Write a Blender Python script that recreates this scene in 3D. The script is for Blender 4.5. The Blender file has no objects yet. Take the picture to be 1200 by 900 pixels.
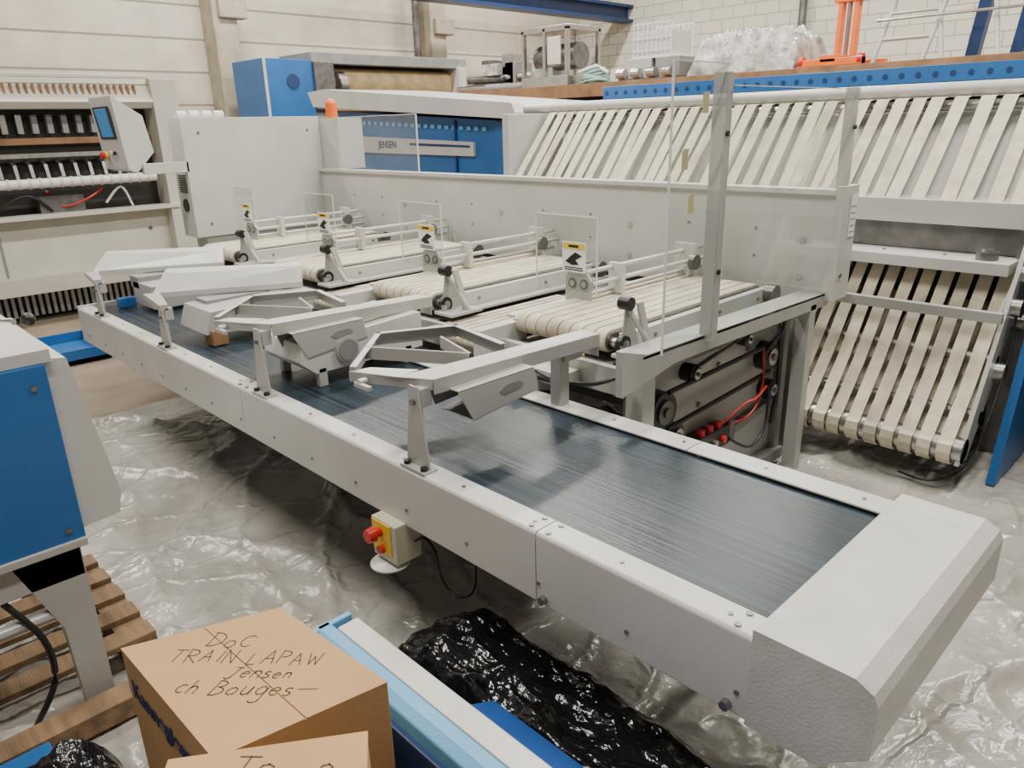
import bpy, math, random
from mathutils import Vector, Matrix, noise
random.seed(7)
S=bpy.context.scene
# ---------------------------------------------------------------- materials
def mat(name,col,rough=.5,metal=0,var=.08,vscale=6,bump=0,bscale=80,stretch=(1,1,1),spec=None,alpha=None,emit=None,coat=0,dist=.01):
    m=bpy.data.materials.new(name); m.use_nodes=True
    nt=m.node_tree; N=nt.nodes; L=nt.links
    b=N['Principled BSDF']
    b.inputs['Roughness'].default_value=rough; b.inputs['Metallic'].default_value=metal
    if spec is not None: b.inputs['Specular IOR Level'].default_value=spec
    if coat: b.inputs['Coat Weight'].default_value=coat; b.inputs['Coat Roughness'].default_value=.25
    tc=N.new('ShaderNodeTexCoord'); mp=N.new('ShaderNodeMapping'); L.new(tc.outputs['Object'],mp.inputs[0])
    mp.inputs['Scale'].default_value=stretch
    n=N.new('ShaderNodeTexNoise'); n.inputs['Scale'].default_value=vscale; n.inputs['Detail'].default_value=6
    L.new(mp.outputs[0],n.inputs['Vector'])
    r=N.new('ShaderNodeValToRGB'); r.color_ramp.elements[0].position=.3; r.color_ramp.elements[1].position=.7
    c=Vector(col)
    r.color_ramp.elements[0].color=(*[max(0,x*(1-var)) for x in c],1)
    r.color_ramp.elements[1].color=(*[min(1,x*(1+var)) for x in c],1)
    L.new(n.outputs['Fac'],r.inputs[0]); L.new(r.outputs[0],b.inputs['Base Color'])
    if bump:
        n2=N.new('ShaderNodeTexNoise'); n2.inputs['Scale'].default_value=bscale; n2.inputs['Detail'].default_value=4
        L.new(mp.outputs[0],n2.inputs['Vector'])
        bp=N.new('ShaderNodeBump'); bp.inputs['Strength'].default_value=bump; bp.inputs['Distance'].default_value=dist
        L.new(n2.outputs['Fac'],bp.inputs['Height']); L.new(bp.outputs[0],b.inputs['Normal'])
    if emit:
        b.inputs['Emission Color'].default_value=(*emit[:3],1); b.inputs['Emission Strength'].default_value=emit[3]
    return m
GREY=mat('painted_grey',(.43,.43,.41),.34,.15,.08,3,.06,160)
LGREY=mat('painted_light_grey',(.545,.54,.515),.36,.05,.07,3,.05,160)
CAP=mat('hammered_grey_paint',(.53,.525,.50),.36,.05,.08,9,.14,130)
CREAM=mat('cream_paint',(.58,.56,.48),.5,0,.06)
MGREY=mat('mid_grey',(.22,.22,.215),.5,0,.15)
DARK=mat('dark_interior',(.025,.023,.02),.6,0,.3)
BLACK=mat('black_rubber',(.010,.010,.010),.4,0,.2)
STEEL=mat('steel',(.50,.49,.47),.3,1,.15,20)
DSTEEL=mat('dark_steel',(.18,.175,.17),.4,.8,.25,12)
ZINC=mat('zinc_bolt',(.26,.26,.25),.35,.9,.1)
BELT=mat('belt_blue_rubber',(.016,.029,.041),.30,0,.8,2.2,.15,6,(.25,30,1),spec=.5)
TAPE=mat('cotton_tape',(.60,.545,.42),.85,0,.14,14,.3,300)
TAPEB=mat('cotton_tape_worn',(.51,.455,.355),.85,0,.24,9,.3,300)
BLUE=mat('blue_paint',(.015,.115,.34),.4,0,.08,4,.05,120)
LBLUE=mat('light_blue_paint',(.12,.36,.60),.4,0,.06,4,.15,200)
DBLUE=mat('dark_blue_paint',(.010,.035,.12),.4,0,.1)
WHITE=mat('white_plastic',(.72,.71,.68),.4,0,.03)
YEL=mat('yellow_label',(.80,.55,.03),.5,0,.05)
RED=mat('red_plastic',(.55,.015,.015),.3,0,.05)
ORANGE=mat('orange_paint',(.80,.16,.02),.4,0,.1)
BEIGE=mat('beige_box',(.52,.49,.36),.5,0,.05)
CARD=mat('cardboard',(.45,.275,.125),.85,0,.07,5,.12,60,(1,1,1))
CARDD=mat('cardboard_edge',(.28,.16,.07),.9,0,.1)
INK=mat('ink',(.06,.035,.025),.7,0,.1)
INKB=mat('ink_blue',(.01,.02,.09),.7,0,.1)
WOOD=mat('pallet_wood',(.22,.14,.075),.8,0,.4,3,.3,30,(1,8,8))
RUST=mat('brown_shelf',(.25,.13,.06),.7,0,.35,5)
CONC=mat('concrete_column',(.40,.35,.27),.9,0,.15,6,.4,40)
BPLAST=mat('black_plastic_film',(.006,.006,.007),.15,0,.2,5,.7,7,(1,2.2,1),dist=.03)
WPLAST=mat('white_plastic_film',(.44,.43,.40),.22,0,.55,9,.9,25)
RING=mat('amber_roll',(.48,.36,.19),.5,0,.25,7)
SCREEN=mat('touch_screen',(.02,.10,.20),.2,0,.3,12,emit=(.05,.25,.5,.5))
PAPER=mat('paper_label',(.80,.80,.78),.6,0,.02)
EDGE=mat('acrylic_edge',(.66,.70,.68),.25,0,.02)
HOSE=mat('red_hose',(.5,.02,.02),.3,0,.05)
def acrylic():
    m=bpy.data.materials.new('clear_acrylic'); m.use_nodes=True
    nt=m.node_tree; N=nt.nodes; L=nt.links; N.remove(N['Principled BSDF'])
    t=N.new('ShaderNodeBsdfTransparent'); t.inputs[0].default_value=(.96,.98,.97,1)
    g=N.new('ShaderNodeBsdfGlossy'); g.inputs['Roughness'].default_value=.03
    n=N.new('ShaderNodeTexNoise'); n.inputs['Scale'].default_value=3
    mr=N.new('ShaderNodeMapRange'); mr.inputs[3].default_value=.05; mr.inputs[4].default_value=.12
    L.new(n.outputs['Fac'],mr.inputs[0])
    mx=N.new('ShaderNodeMixShader'); L.new(mr.outputs[0],mx.inputs[0]); L.new(t.outputs[0],mx.inputs[1]); L.new(g.outputs[0],mx.inputs[2])
    L.new(mx.outputs[0],N['Material Output'].inputs[0]); return m
ACR=acrylic()
def wall_plank():
    m=mat('wall_concrete_planks',(.58,.53,.44),.9,0,.1,3,.2,30); nt=m.node_tree; N=nt.nodes; L=nt.links; b=N['Principled BSDF']
    tc=N['Texture Coordinate']; sx=N.new('ShaderNodeSeparateXYZ'); L.new(tc.outputs['Object'],sx.inputs[0])
    mo=N.new('ShaderNodeMath'); mo.operation='MODULO'; mo.inputs[1].default_value=.42; L.new(sx.outputs['Z'],mo.inputs[0])
    lt=N.new('ShaderNodeMath'); lt.operation='LESS_THAN'; lt.inputs[1].default_value=.028; L.new(mo.outputs[0],lt.inputs[0])
    mx=N.new('ShaderNodeMixRGB'); L.new(lt.outputs[0],mx.inputs[0]); L.new(b.inputs['Base Color'].links[0].from_socket,mx.inputs[1]); mx.inputs[2].default_value=(.27,.23,.18,1)
    L.new(mx.outputs[0],b.inputs['Base Color']); return m
def wall_brick():
    m=mat('wall_white_brick',(.6,.57,.5),.9,0,.1); nt=m.node_tree; N=nt.nodes; L=nt.links; b=N['Principled BSDF']
    tc=N['Texture Coordinate']; mp=N.new('ShaderNodeMapping'); mp.inputs['Rotation'].default_value=(math.radians(90),0,0); L.new(tc.outputs['Object'],mp.inputs[0])
    br=N.new('ShaderNodeTexBrick'); br.inputs['Scale'].default_value=1.0; br.inputs['Brick Width'].default_value=.42; br.inputs['Row Height'].default_value=.2
    br.inputs['Mortar Size'].default_value=.009; br.inputs['Color1'].default_value=(.70,.66,.57,1); br.inputs['Color2'].default_value=(.64,.61,.53,1); br.inputs['Mortar'].default_value=(.40,.37,.31,1)
    L.new(mp.outputs[0],br.inputs[0]); L.new(br.outputs['Color'],b.inputs['Base Color']); return m
def sheet_mat():
    m=bpy.data.materials.new('floor_plastic_sheet'); m.use_nodes=True; nt=m.node_tree; N=nt.nodes; L=nt.links; b=N['Principled BSDF']
    tc=N.new('ShaderNodeTexCoord')
    n=N.new('ShaderNodeTexNoise'); n.inputs['Scale'].default_value=1.1; n.inputs['Detail'].default_value=9; n.inputs['Distortion'].default_value=1.0; n.inputs['Roughness'].default_value=.58
    L.new(tc.outputs['Object'],n.inputs['Vector'])
    r=N.new('ShaderNodeValToRGB'); r.color_ramp.elements[0].position=.32; r.color_ramp.elements[1].position=.70
    r.color_ramp.elements[0].color=(.29,.27,.24,1); r.color_ramp.elements[1].color=(.51,.50,.46,1)
    L.new(n.outputs['Fac'],r.inputs[0]); L.new(r.outputs[0],b.inputs['Base Color'])
    b.inputs['Roughness'].default_value=.19; b.inputs['Specular IOR Level'].default_value=.8
    w=N.new('ShaderNodeTexNoise'); w.inputs['Scale'].default_value=1.6; w.inputs['Detail'].default_value=5; L.new(tc.outputs['Object'],w.inputs['Vector'])
    mxv=N.new('ShaderNodeMixRGB'); mxv.inputs[0].default_value=.35; L.new(tc.outputs['Object'],mxv.inputs[1]); L.new(w.outputs['Color'],mxv.inputs[2])
    mp=N.new('ShaderNodeMapping'); mp.inputs['Scale'].default_value=(1,.55,1); mp.inputs['Rotation'].default_value=(0,0,.5); L.new(mxv.outputs[0],mp.inputs[0])
    hs=[]
    for sc,st in((2.2,.6),(5.5,.4)):
        v=N.new('ShaderNodeTexVoronoi'); v.feature='DISTANCE_TO_EDGE'; v.inputs['Scale'].default_value=sc; L.new(mp.outputs[0],v.inputs['Vector'])
        mr=N.new('ShaderNodeMapRange'); mr.interpolation_type='SMOOTHSTEP'; mr.inputs[1].default_value=0; mr.inputs[2].default_value=.08; mr.inputs[3].default_value=st; mr.inputs[4].default_value=0; L.new(v.outputs['Distance'],mr.inputs[0]); hs.append(mr)
    v=N.new('ShaderNodeTexNoise'); v.inputs['Scale'].default_value=3.2; v.inputs['Detail'].default_value=7; v.inputs['Distortion'].default_value=1.4; v.inputs['Roughness'].default_value=.55
    L.new(tc.outputs['Object'],v.inputs['Vector'])
    a=N.new('ShaderNodeMath'); L.new(hs[0].outputs[0],a.inputs[0]); L.new(hs[1].outputs[0],a.inputs[1])
    a2=N.new('ShaderNodeMath'); L.new(a.outputs[0],a2.inputs[0]); L.new(v.outputs['Fac'],a2.inputs[1])
    bp=N.new('ShaderNodeBump'); bp.inputs['Strength'].default_value=.58; bp.inputs['Distance'].default_value=.028
    L.new(a2.outputs[0],bp.inputs['Height']); L.new(bp.outputs[0],b.inputs['Normal']); return m
# ---------------------------------------------------------------- mesh builder
EMP={}
def empty(name,loc):
    e=bpy.data.objects.new(name,None); e.location=loc; e.empty_display_size=.2
    S.collection.objects.link(e); EMP[name]=e; return e
class B:
    def __init__(s,name,parent=None): s.n=name; s.p=parent; s.v=[]; s.f=[]; s.m=[]; s.sm=[]; s.mats=[]
    def mi(s,m):
        if m not in s.mats: s.mats.append(m)
        return s.mats.index(m)
    def add(s,vs,fs,m,smooth=False):
        o=len(s.v); s.v+= [tuple(v) for v in vs]; i=s.mi(m)
        for f in fs: s.f.append([o+k for k in f]); s.m.append(i); s.sm.append(smooth)
    def box(s,x0,x1,y0,y1,z0,z1,m):
        s.add([(x,y,z) for x in(x0,x1) for y in(y0,y1) for z in(z0,z1)],[(0,1,3,2),(4,6,7,5),(0,4,5,1),(2,3,7,6),(0,2,6,4),(1,5,7,3)],m)
    def prism(s,pts,ax,a0,a1,m,smooth=False):
        n=len(pts)
        g={'x':lambda p,a:(a,p[0],p[1]),'y':lambda p,a:(p[0],a,p[1]),'z':lambda p,a:(p[0],p[1],a)}[ax]
        vs=[g(p,a0) for p in pts]+[g(p,a1) for p in pts]
        s.add(vs,[list(range(n)),list(range(2*n-1,n-1,-1))],m)
        s.add(vs,[(i,(i+1)%n,n+(i+1)%n,n+i) for i in range(n)],m,smooth)
    def slab(s,pts,t,m):
        n=len(pts); vs=list(pts)+[(p[0],p[1],p[2]-t) for p in pts]
        s.add(vs,[list(range(n)),list(range(2*n-1,n-1,-1))]+[(i,(i+1)%n,n+(i+1)%n,n+i) for i in range(n)],m)
    def cyl(s,p0,p1,r,m,n=16,r2=None):
        p0=Vector(p0);p1=Vector(p1); d=(p1-p0).normalized(); a=d.orthogonal().normalized(); b=d.cross(a); r2=r if r2 is None else r2
        vs=[p0+r*(a*math.cos(t)+b*math.sin(t)) for t in [2*math.pi*i/n for i in range(n)]]+[p1+r2*(a*math.cos(t)+b*math.sin(t)) for t in [2*math.pi*i/n for i in range(n)]]
        s.add(vs,[list(range(n)),list(range(2*n-1,n-1,-1))],m); s.add(vs,[(i,(i+1)%n,n+(i+1)%n,n+i) for i in range(n)],m,True)
    def tube(s,path,r,m,n=8):
        path=[Vector(p) for p in path]; rings=[]
        for i,p in enumerate(path):
            d=(path[min(i+1,len(path)-1)]-path[max(i-1,0)]).normalized()
            a=d.cross(Vector((.13,.2,.97))); a=a.normalized() if a.length>.05 else d.orthogonal().normalized(); b=d.cross(a)
            rings.append([p+r*(a*math.cos(t)+b*math.sin(t)) for t in [2*math.pi*k/n for k in range(n)]])
        vs=[v for q in rings for v in q]
        fs=[(i*n+k,i*n+(k+1)%n,(i+1)*n+(k+1)%n,(i+1)*n+k) for i in range(len(path)-1) for k in range(n)]
        s.add(vs,fs,m,True); s.add(rings[0],[list(range(n))],m); s.add(rings[-1],[list(range(n))],m)
    def hose(s,pts,r,m,k=5):
        P=[Vector(p) for p in pts]; Q=[P[0]]+P+[P[-1]]; out=[]
        for i in range(1,len(Q)-2):
            for j in range(k):
                t=j/k; a,b,c,d=Q[i-1],Q[i],Q[i+1],Q[i+2]
                out.append(.5*((2*b)+(c-a)*t+(2*a-5*b+4*c-d)*t*t+(3*b-a-3*c+d)*t**3))
        out.append(P[-1]); s.tube(out,r,m)
    def ball(s,c,r,m,n=14,k=8,sc=(1,1,1)):
        vs=[];fs=[]
        for i in range(k+1):
            for j in range(n):
                a=math.pi*i/k;b=2*math.pi*j/n
                vs.append((c[0]+r*sc[0]*math.sin(a)*math.cos(b),c[1]+r*sc[1]*math.sin(a)*math.sin(b),c[2]+r*sc[2]*math.cos(a)))
        for i in range(k):
            for j in range(n): fs.append((i*n+j,i*n+(j+1)%n,(i+1)*n+(j+1)%n,(i+1)*n+j))
        s.add(vs,fs,m,True)
    def ribbon(s,path,x0,x1,m,dx=0,t=.004):
        n=len(path); vs=[]
        for i,(y,z) in enumerate(path):
            o=dx*i/(n-1)
            a=Vector(path[max(i-1,0)]);b=Vector(path[min(i+1,n-1)]);d=(b-a).normalized(); nr=(-d[1]*t/2,d[0]*t/2)
            vs+=[(x0+o,y+nr[0],z+nr[1]),(x1+o,y+nr[0],z+nr[1]),(x1+o,y-nr[0],z-nr[1]),(x0+o,y-nr[0],z-nr[1])]
        fs=[(i*4+k,i*4+(k+1)%4,i*4+4+(k+1)%4,i*4+4+k) for i in range(n-1) for k in range(4)]
        s.add(vs,fs+[(0,1,2,3),(4*n-4,4*n-3,4*n-2,4*n-1)],m,False)
    def end(s,bevel=0,rot=None):
        xs=[[v[k] for v in s.v] for k in range(3)]
        c=Vector(((min(xs[0])+max(xs[0]))/2,(min(xs[1])+max(xs[1]))/2,min(xs[2])))
        me=bpy.data.meshes.new(s.n); me.from_pydata([Vector(v)-c for v in s.v],[],s.f)
        for m in s.mats: me.materials.append(m)
        for i,p in enumerate(me.polygons): p.material_index=s.m[i]; p.use_smooth=s.sm[i]
        import bmesh
        bm=bmesh.new(); bm.from_mesh(me); bmesh.ops.recalc_face_normals(bm,faces=bm.faces); bm.to_mesh(me); bm.free()
        o=bpy.data.objects.new(s.n,me); S.collection.objects.link(o)
        if s.p: o.parent=s.p; o.location=c-s.p.location
        else: o.location=c
        if rot: o.rotation_euler=(0,0,rot)
        if bevel:
            b=o.modifiers.new('bevel','BEVEL'); b.width=bevel; b.segments=2; b.limit_method='ANGLE'; b.angle_limit=math.radians(40)
        return o
def text(name,body,size,loc,rot,m,parent,ext=.0006,shear=0,bold=0,align='CENTER'):
    c=bpy.data.curves.new(name,'FONT'); c.body=body; c.size=size; c.extrude=ext; c.shear=shear; c.offset=bold; c.align_x=align
    c.materials.append(m); o=bpy.data.objects.new(name,c); S.collection.objects.link(o)
    o.rotation_euler=rot
    if parent: o.parent=parent; o.location=Vector(loc)-parent.location
    else: o.location=loc
    return o
def hfield(name,x0,x1,y0,y1,z0,h,m,amp,sc,nx=90,ny=70,parent=None,seed=0,power=.5,sy=1):
    b=B(name,parent); vs=[];fs=[]
    for j in range(ny+1):
        for i in range(nx+1):
            u=i/nx;v=j/ny; x=x0+(x1-x0)*u;y=y0+(y1-y0)*v
            e=max(0,min(1,4*min(u,1-u)*1.6))*max(0,min(1,4*min(v,1-v)*1.2)); e=e**power
            q=Vector((x*sc+seed,y*sc*sy,seed*.7)); nn=0;a=1
            for k in range(4): nn+=a*(1-2*abs(noise.noise(q)))*.5; q=q*2.1+Vector((3.1,1.7,0)); a*=.45
            ex=.03*noise.noise(Vector((x*6+seed,y*6,1))) if (i in(0,nx) or j in(0,ny)) else 0
            vs.append((x+ex,y+ex,z0+e*h+amp*nn*min(1,e*1.5)))
    for j in range(ny):
        for i in range(nx):
            a=j*(nx+1)+i; fs.append((a,a+1,a+nx+2,a+nx+1))
    b.add(vs,fs,m,True); return b.end()
# ---------------------------------------------------------------- room
X0,X1,Y0,Y1,ZC=-11,5,-4,12.8,6
f=B('floor'); f.box(X0,X1,Y0,Y1,-.1,0,mat('concrete_floor',(.20,.16,.115),.5,0,.25,2.5,.1,30)); f.end()
w=B('wall_left'); w.box(X0-.2,X0,Y0,Y1,0,ZC,wall_plank()); w.end()
w=B('wall_back'); w.box(X0-.2,X1,Y1,Y1+.2,0,ZC,wall_brick()); w.end()
w=B('wall_right'); w.box(X1,X1+.2,Y0,Y1,0,ZC,MGREY); w.end()
w=B('ceiling'); w.box(X0-.2,X1+.2,Y0,Y1+.2,ZC,ZC+.2,mat('ceiling_grey',(.3,.29,.27),.9)); w.end()
for nm,y in(('column',5.05),('column',8.75)):
    c=B(nm); c.box(-11,-10.62,y-.17,y+.17,0,ZC,CONC); c.box(-10.75,-10.55,y-.1,y+.3,3.2,3.45,CONC); c.end(.02)
c=B('drain_pipe'); c.cyl((-10.7,8.35,0),(-10.7,8.35,ZC),.06,DSTEEL); c.end()
c=B('ceiling_beam'); c.box(-9.95,-9.65,6,12.8,3.55,3.6,DBLUE); c.box(-9.82,-9.78,6,12.8,3.6,3.8,DBLUE); c.box(-9.95,-9.65,6,12.8,3.8,3.85,DBLUE); c.end()
b=B('plastic_floor_sheet'); vs=[];fs=[];nx,ny=400,370
for j in range(ny+1):
    for i in range(nx+1):
        u=i/nx;v=j/ny;x=-5.15+8.0*u;y=-1.6+7.4*v
        if i==0: x+=.15*noise.noise(Vector((0,y*1.5,3)))
        q=Vector((x*1.1,y*1.1,.3)); wv=.45*noise.noise(Vector((x*.9,y*.9,8)))
        r=1-2.2*abs(noise.noise(q+Vector((wv,wv,0)))); r2=1-2.2*abs(noise.noise(Vector((x*1.6+5+y,y*2.9,1.3)))); r3=1-2.2*abs(noise.noise(Vector((x*5,y*3.4+x*2,5.3))))
        z=.014+.036*max(0,r)**9+.022*max(0,r2)**9+.007*max(0,r3)**6+.003*noise.noise(q*3)
        vs.append((x,y,max(.004,z)))
for j in range(ny):
    for i in range(nx):
        a=j*(nx+1)+i; fs.append((a,a+1,a+nx+2,a+nx+1))
b.add(vs,fs,sheet_mat(),True); b.end()
# ---------------------------------------------------------------- conveyor
CV=empty('belt_conveyor',(-2.8,1.6,0))
b=B('side_rails',CV)
segs=[(-5.09,-2.892),(-2.888,-1.192),(-1.188,-.57)]
for a,c in segs:
    b.prism([(1.217,.54),(1.217,.742),(1.225,.75),(1.30,.75),(1.30,.742),(1.235,.738),(1.235,.55),(1.26,.55),(1.26,.54)],'x',a,c,LGREY)
    b.prism([(2.01,.54),(2.01,.75),(1.917,.75),(1.917,.742),(1.995,.738),(1.995,.54)],'x',a,c,LGREY)
b.box(-5.11,-5.09,1.217,2.01,.54,.76,LGREY)
b.box(-5.0,-.6,1.24,1.99,.56,.58,MGREY)
for x in(-4.8,-3.2,-1.0):
    b.box(x-.03,x+.03,1.90,1.96,0,.56,GREY)
b.end(.003)
b=B('rubber_belt',CV); b.box(-5.05,-.58,1.296,1.92,.70,.737,BELT); b.cyl((-5.03,1.3,.70),(-5.03,1.91,.70),.035,BELT); b.end()
b=B('bolts',CV)
x=-5.0
while x<-.62:
    b.cyl((x,1.258,.749),(x,1.258,.753),.006,ZINC,8); b.cyl((x+.05,1.219,.60),(x+.05,1.213,.60),.006,ZINC,8)
    b.cyl((x,1.965,.749),(x,1.965,.753),.006,ZINC,8); x+=.29
for x in(-2.92,-2.86,-1.22,-1.16,-.62):
    b.cyl((x,1.235,.749),(x,1.235,.754),.008,ZINC,8); b.cyl((x,1.285,.749),(x,1.285,.754),.008,ZINC,8)
for x in(-1.16,-.62): b.cyl((x,1.219,.56),(x,1.2,.56),.012,ZINC,8)
b.end()
b=B('end_cap',CV)
b.prism([(-.575,.775),(-.37,.775),(-.335,.757),(-.325,.735),(-.325,.615),(-.425,.534),(-.575,.534)],'y',1.212,2.015,CAP)
b.end(.006)
for k,x0 in enumerate((-1.72,-2.73,-3.75,-4.74)):
    b=B('tray_bracket_%d'%(k+1),CV)
    zt=1.02 if k<2 else .955
    b.prism([(x0-.055,.755),(x0+.055,.755),(x0+.055,.775),(x0+.02,zt),(x0-.02,zt),(x0-.055,.775)],'y',1.246,1.252,GREY)
    b.box(x0-.06,x0+.06,1.22,1.275,.75,.758,GREY)
    b.prism([(x0-.012,.758),(x0+.012,.758),(x0+.012,zt-.02),(x0-.012,zt-.02)],'y',1.252,1.27,GREY)
    for dx in(-.042,.042): b.cyl((x0+dx,1.235,.758),(x0+dx,1.235,.77),.011,BLACK,8)
    b.cyl((x0,1.25,zt-.05),(x0,1.235,zt-.05),.01,ZINC,8)
    b.end()
    t=B('outfeed_tray_%d'%(k+1),CV); z=1.035
    P=lambda a,y,zz=z:(x0+a,y,zz)
    if k<2:
        t.slab([P(-.085,1.25,1.03),P(.03,1.30),P(.0,2.12,1.0),P(-.085,2.12,1.0)],.004,LGREY)
        t.slab([P(-.27,1.20,1.02),P(-.085,1.25,1.03),P(-.09,1.34,1.03),P(-.24,1.26,1.025)],.004,LGREY)
        t.slab([P(.03,1.30),P(.034,1.302),P(.004,2.12,1.0),P(.0,2.12,1.0)],.05,GREY)
        t.slab([P(-.27,1.20,1.02),P(-.27,1.196,1.02),P(.03,1.296),P(.03,1.30)],.035,GREY)
        t.slab([P(-.085,2.116,1.0),P(-.085,2.12,1.0),P(0,2.12,1.0),P(0,2.116,1.0)],.09,GREY)
        t.cyl(P(-.20,1.215,1.0),P(-.20,1.185,1.0),.012,GREY,10); t.box(x0-.22,x0-.14,1.18,1.195,.985,1.0,GREY)
        W=[(-.27,1.20),(-.56,1.50),(-.42,1.78),(-.09,1.72)]
        for i in range(3):
            a,c=Vector(W[i]),Vector(W[i+1]); d=(c-a).normalized(); n=Vector((d[1],-d[0]))*(.004); n2=n*6
            t.slab([P(*a),P(*c),P(*(c+n)),P(*(a+n))],.05,GREY)
            t.slab([P(*a),P(*c),P(*(c+n2)),P(*(a+n2))],.004,LGREY)
        for aa,cc in(((-.43,1.36),(-.09,1.55)),((-.33,1.62),(-.09,1.55))):
            a,c=Vector(aa),Vector(cc); t.slab([P(*a),P(*c),P(c[0],c[1]+.010),P(a[0],a[1]+.010)],.045,GREY)
        t.prism([(1.36,.985),(1.69,.985),(1.71,.905),(1.42,.875)],'x',x0+.070,x0+.074,GREY)
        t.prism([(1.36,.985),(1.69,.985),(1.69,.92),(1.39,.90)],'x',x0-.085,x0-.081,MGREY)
        t.slab([P(-.085,1.36,.99),P(.074,1.36,.99),P(.074,1.69,.99),P(-.085,1.69,.99)],.004,GREY)
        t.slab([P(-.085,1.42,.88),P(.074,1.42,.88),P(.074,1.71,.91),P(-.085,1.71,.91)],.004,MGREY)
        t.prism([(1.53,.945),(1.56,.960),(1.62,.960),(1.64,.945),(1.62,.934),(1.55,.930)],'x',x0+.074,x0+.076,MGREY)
        t.box(x0-.08,x0-.02,1.95,2.05,.92,.995,GREY)
    else:
        # long flat tray: level top strip, sloping front face, lower lip
        E0,E1,E2,E3=P(-.53,1.50,1.045),P(-.10,2.08,1.045),P(-.03,2.04,1.04),P(-.46,1.46,1.04)
        F0,F1=P(-.32,1.34,.965),P(.03,2.0,.965)
        t.slab([E0,E1,E2,E3],.004,LGREY)
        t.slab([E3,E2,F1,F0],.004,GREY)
        t.slab([F0,F1,(F1[0]+.004,F1[1]-.003,F1[2]),(F0[0]+.004,F0[1]-.003,F0[2])],.03,LGREY)
        t.slab([E0,E3,(E3[0],E3[1]-.004,E3[2]),(E0[0],E0[1]-.004,E0[2])],.05,GREY)
        t.slab([E3,F0,(F0[0],F0[1]-.004,F0[2]),(E3[0],E3[1]-.004,E3[2])],.035,GREY)
        t.slab([E1,E2,F1,(F1[0],F1[1]+.004,F1[2]),(E2[0],E2[1]+.004,E2[2]),(E1[0],E1[1]+.004,E1[2])],.04,GREY)
        t.slab([P(-.34,1.29,.965),P(.02,1.24,.965),P(.02,1.28,.965),P(-.30,1.36,.965)],.03,GREY)
        t.box(x0-.20,x0-.06,1.5,1.85,.86,.93,MGREY)
    t.end(.0015)
    b=B('tray_arm_%d'%(k+1),CV)
    b.box(x0-.02,x0+.02,1.26,1.30,zt-.07,zt-.01,GREY)
    b.box(x0-.08,x0-.03,1.935,1.985,.75,.95,GREY); b.end(.002)
b=B('transfer_box',CV)
b.prism([(1.38,.86),(1.40,.93),(2.0,.96),(2.0,.80),(1.45,.80)],'x',-3.02,-2.66,LGREY)
b.cyl((-2.66,1.60,.875),(-2.645,1.60,.875),.055,GREY,20); b.cyl((-2.645,1.60,.875),(-2.64,1.60,.875),.045,MGREY,20)
for y in(1.46,1.9): b.box(-2.69,-2.66,y,y+.04,.737,.82,GREY); b.box(-3.0,-2.97,y,y+.04,.737,.82,GREY)
b.prism([(1.40,.80),(1.44,.91),(2.0,.93),(2.0,.78)],'x',-3.95,-3.62,GREY)
b.box(-3.70,-3.60,1.42,1.5,.742,.82,RUST); b.box(-4.9,-4.6,1.5,1.95,.76,.9,GREY)
b.box(-4.95,-4.90,1.4,1.5,.742,.80,BLUE); b.end(.004)
b=B('emergency_stop_box',CV)
b.box(-1.905,-1.775,1.175,1.275,.405,.545,BEIGE)
b.box(-1.90,-1.80,1.171,1.175,.43,.54,YEL)
b.cyl((-1.855,1.171,.505),(-1.855,1.14,.505),.016,RED,16); b.cyl((-1.855,1.145,.505),(-1.855,1.12,.505),.027,RED,20,.022)
b.cyl((-1.845,1.171,.445),(-1.845,1.155,.445),.015,RED,16)
b.cyl((-1.84,1.19,.385),(-1.84,1.19,.390),.065,WHITE,24); b.end(.003)
b=B('cable_loop',CV)
b.hose([(-1.77,1.25,.47),(-1.72,1.25,.50),(-1.67,1.25,.47),(-1.64,1.25,.38),(-1.59,1.26,.34),(-1.53,1.27,.37),(-1.50,1.27,.44),(-1.50,1.27,.55)],.005,BLACK); b.end()
# ---------------------------------------------------------------- folding machine
FM=empty('laundry_folding_machine',(-3.8,3.0,0))
b=B('back_panel',FM)
b.box(-6.1,-1.5,3.60,3.64,.88,1.42,LGREY); b.box(-6.1,-1.5,3.575,3.66,1.40,1.425,LGREY)
b.box(-6.1,-1.6,3.64,3.68,.1,.9,MGREY)
for x in(-5.6,-5.2,-4.5,-4.1,-3.4,-3.0,-2.3,-1.9):
    for z in(1.08,1.22): b.cyl((x,3.6,z),(x,3.594,z),.007,MGREY,10)
for x in(-4.9,-3.8,-2.7,-1.65):
    for z in(1.0,1.18): b.cyl((x,3.6,z),(x,3.594,z),.018,GREY,14)
b.end(.003)
b=B('right_end_box',FM); b.box(-1.5,-1.46,3.58,3.74,.90,1.44,LGREY); b.box(-1.459,-1.457,3.66,3.73,1.2,1.4,PAPER)
for z in(1.22,1.25,1.28,1.31,1.34): b.box(-1.457,-1.4565,3.668,3.722,z,z+.006,MGREY)
b.cyl((-1.46,3.63,1.02),(-1.455,3.63,1.02),.012,ZINC,10); b.end(.005)
b=B('left_cabinet',FM)
b.box(-6.35,-6.1,2.42,3.62,.95,1.86,LGREY)
for k in range(8): b.box(-6.3,-6.15,2.415,2.42,1.30+k*.018,1.31+k*.018,DARK)
b.cyl((-6.22,2.42,1.2),(-6.22,2.41,1.2),.05,BLACK,20)
b.box(-6.13,-5.85,3.64,3.9,1.42,1.84,LGREY)
b.box(-6.33,-6.12,2.5,3.6,0,.95,GREY)
for i in range(4): b.cyl((-6.22,2.45+i*.1,1.88),(-6.22,2.52+i*.1,1.88),.035,WHITE,12)
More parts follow.
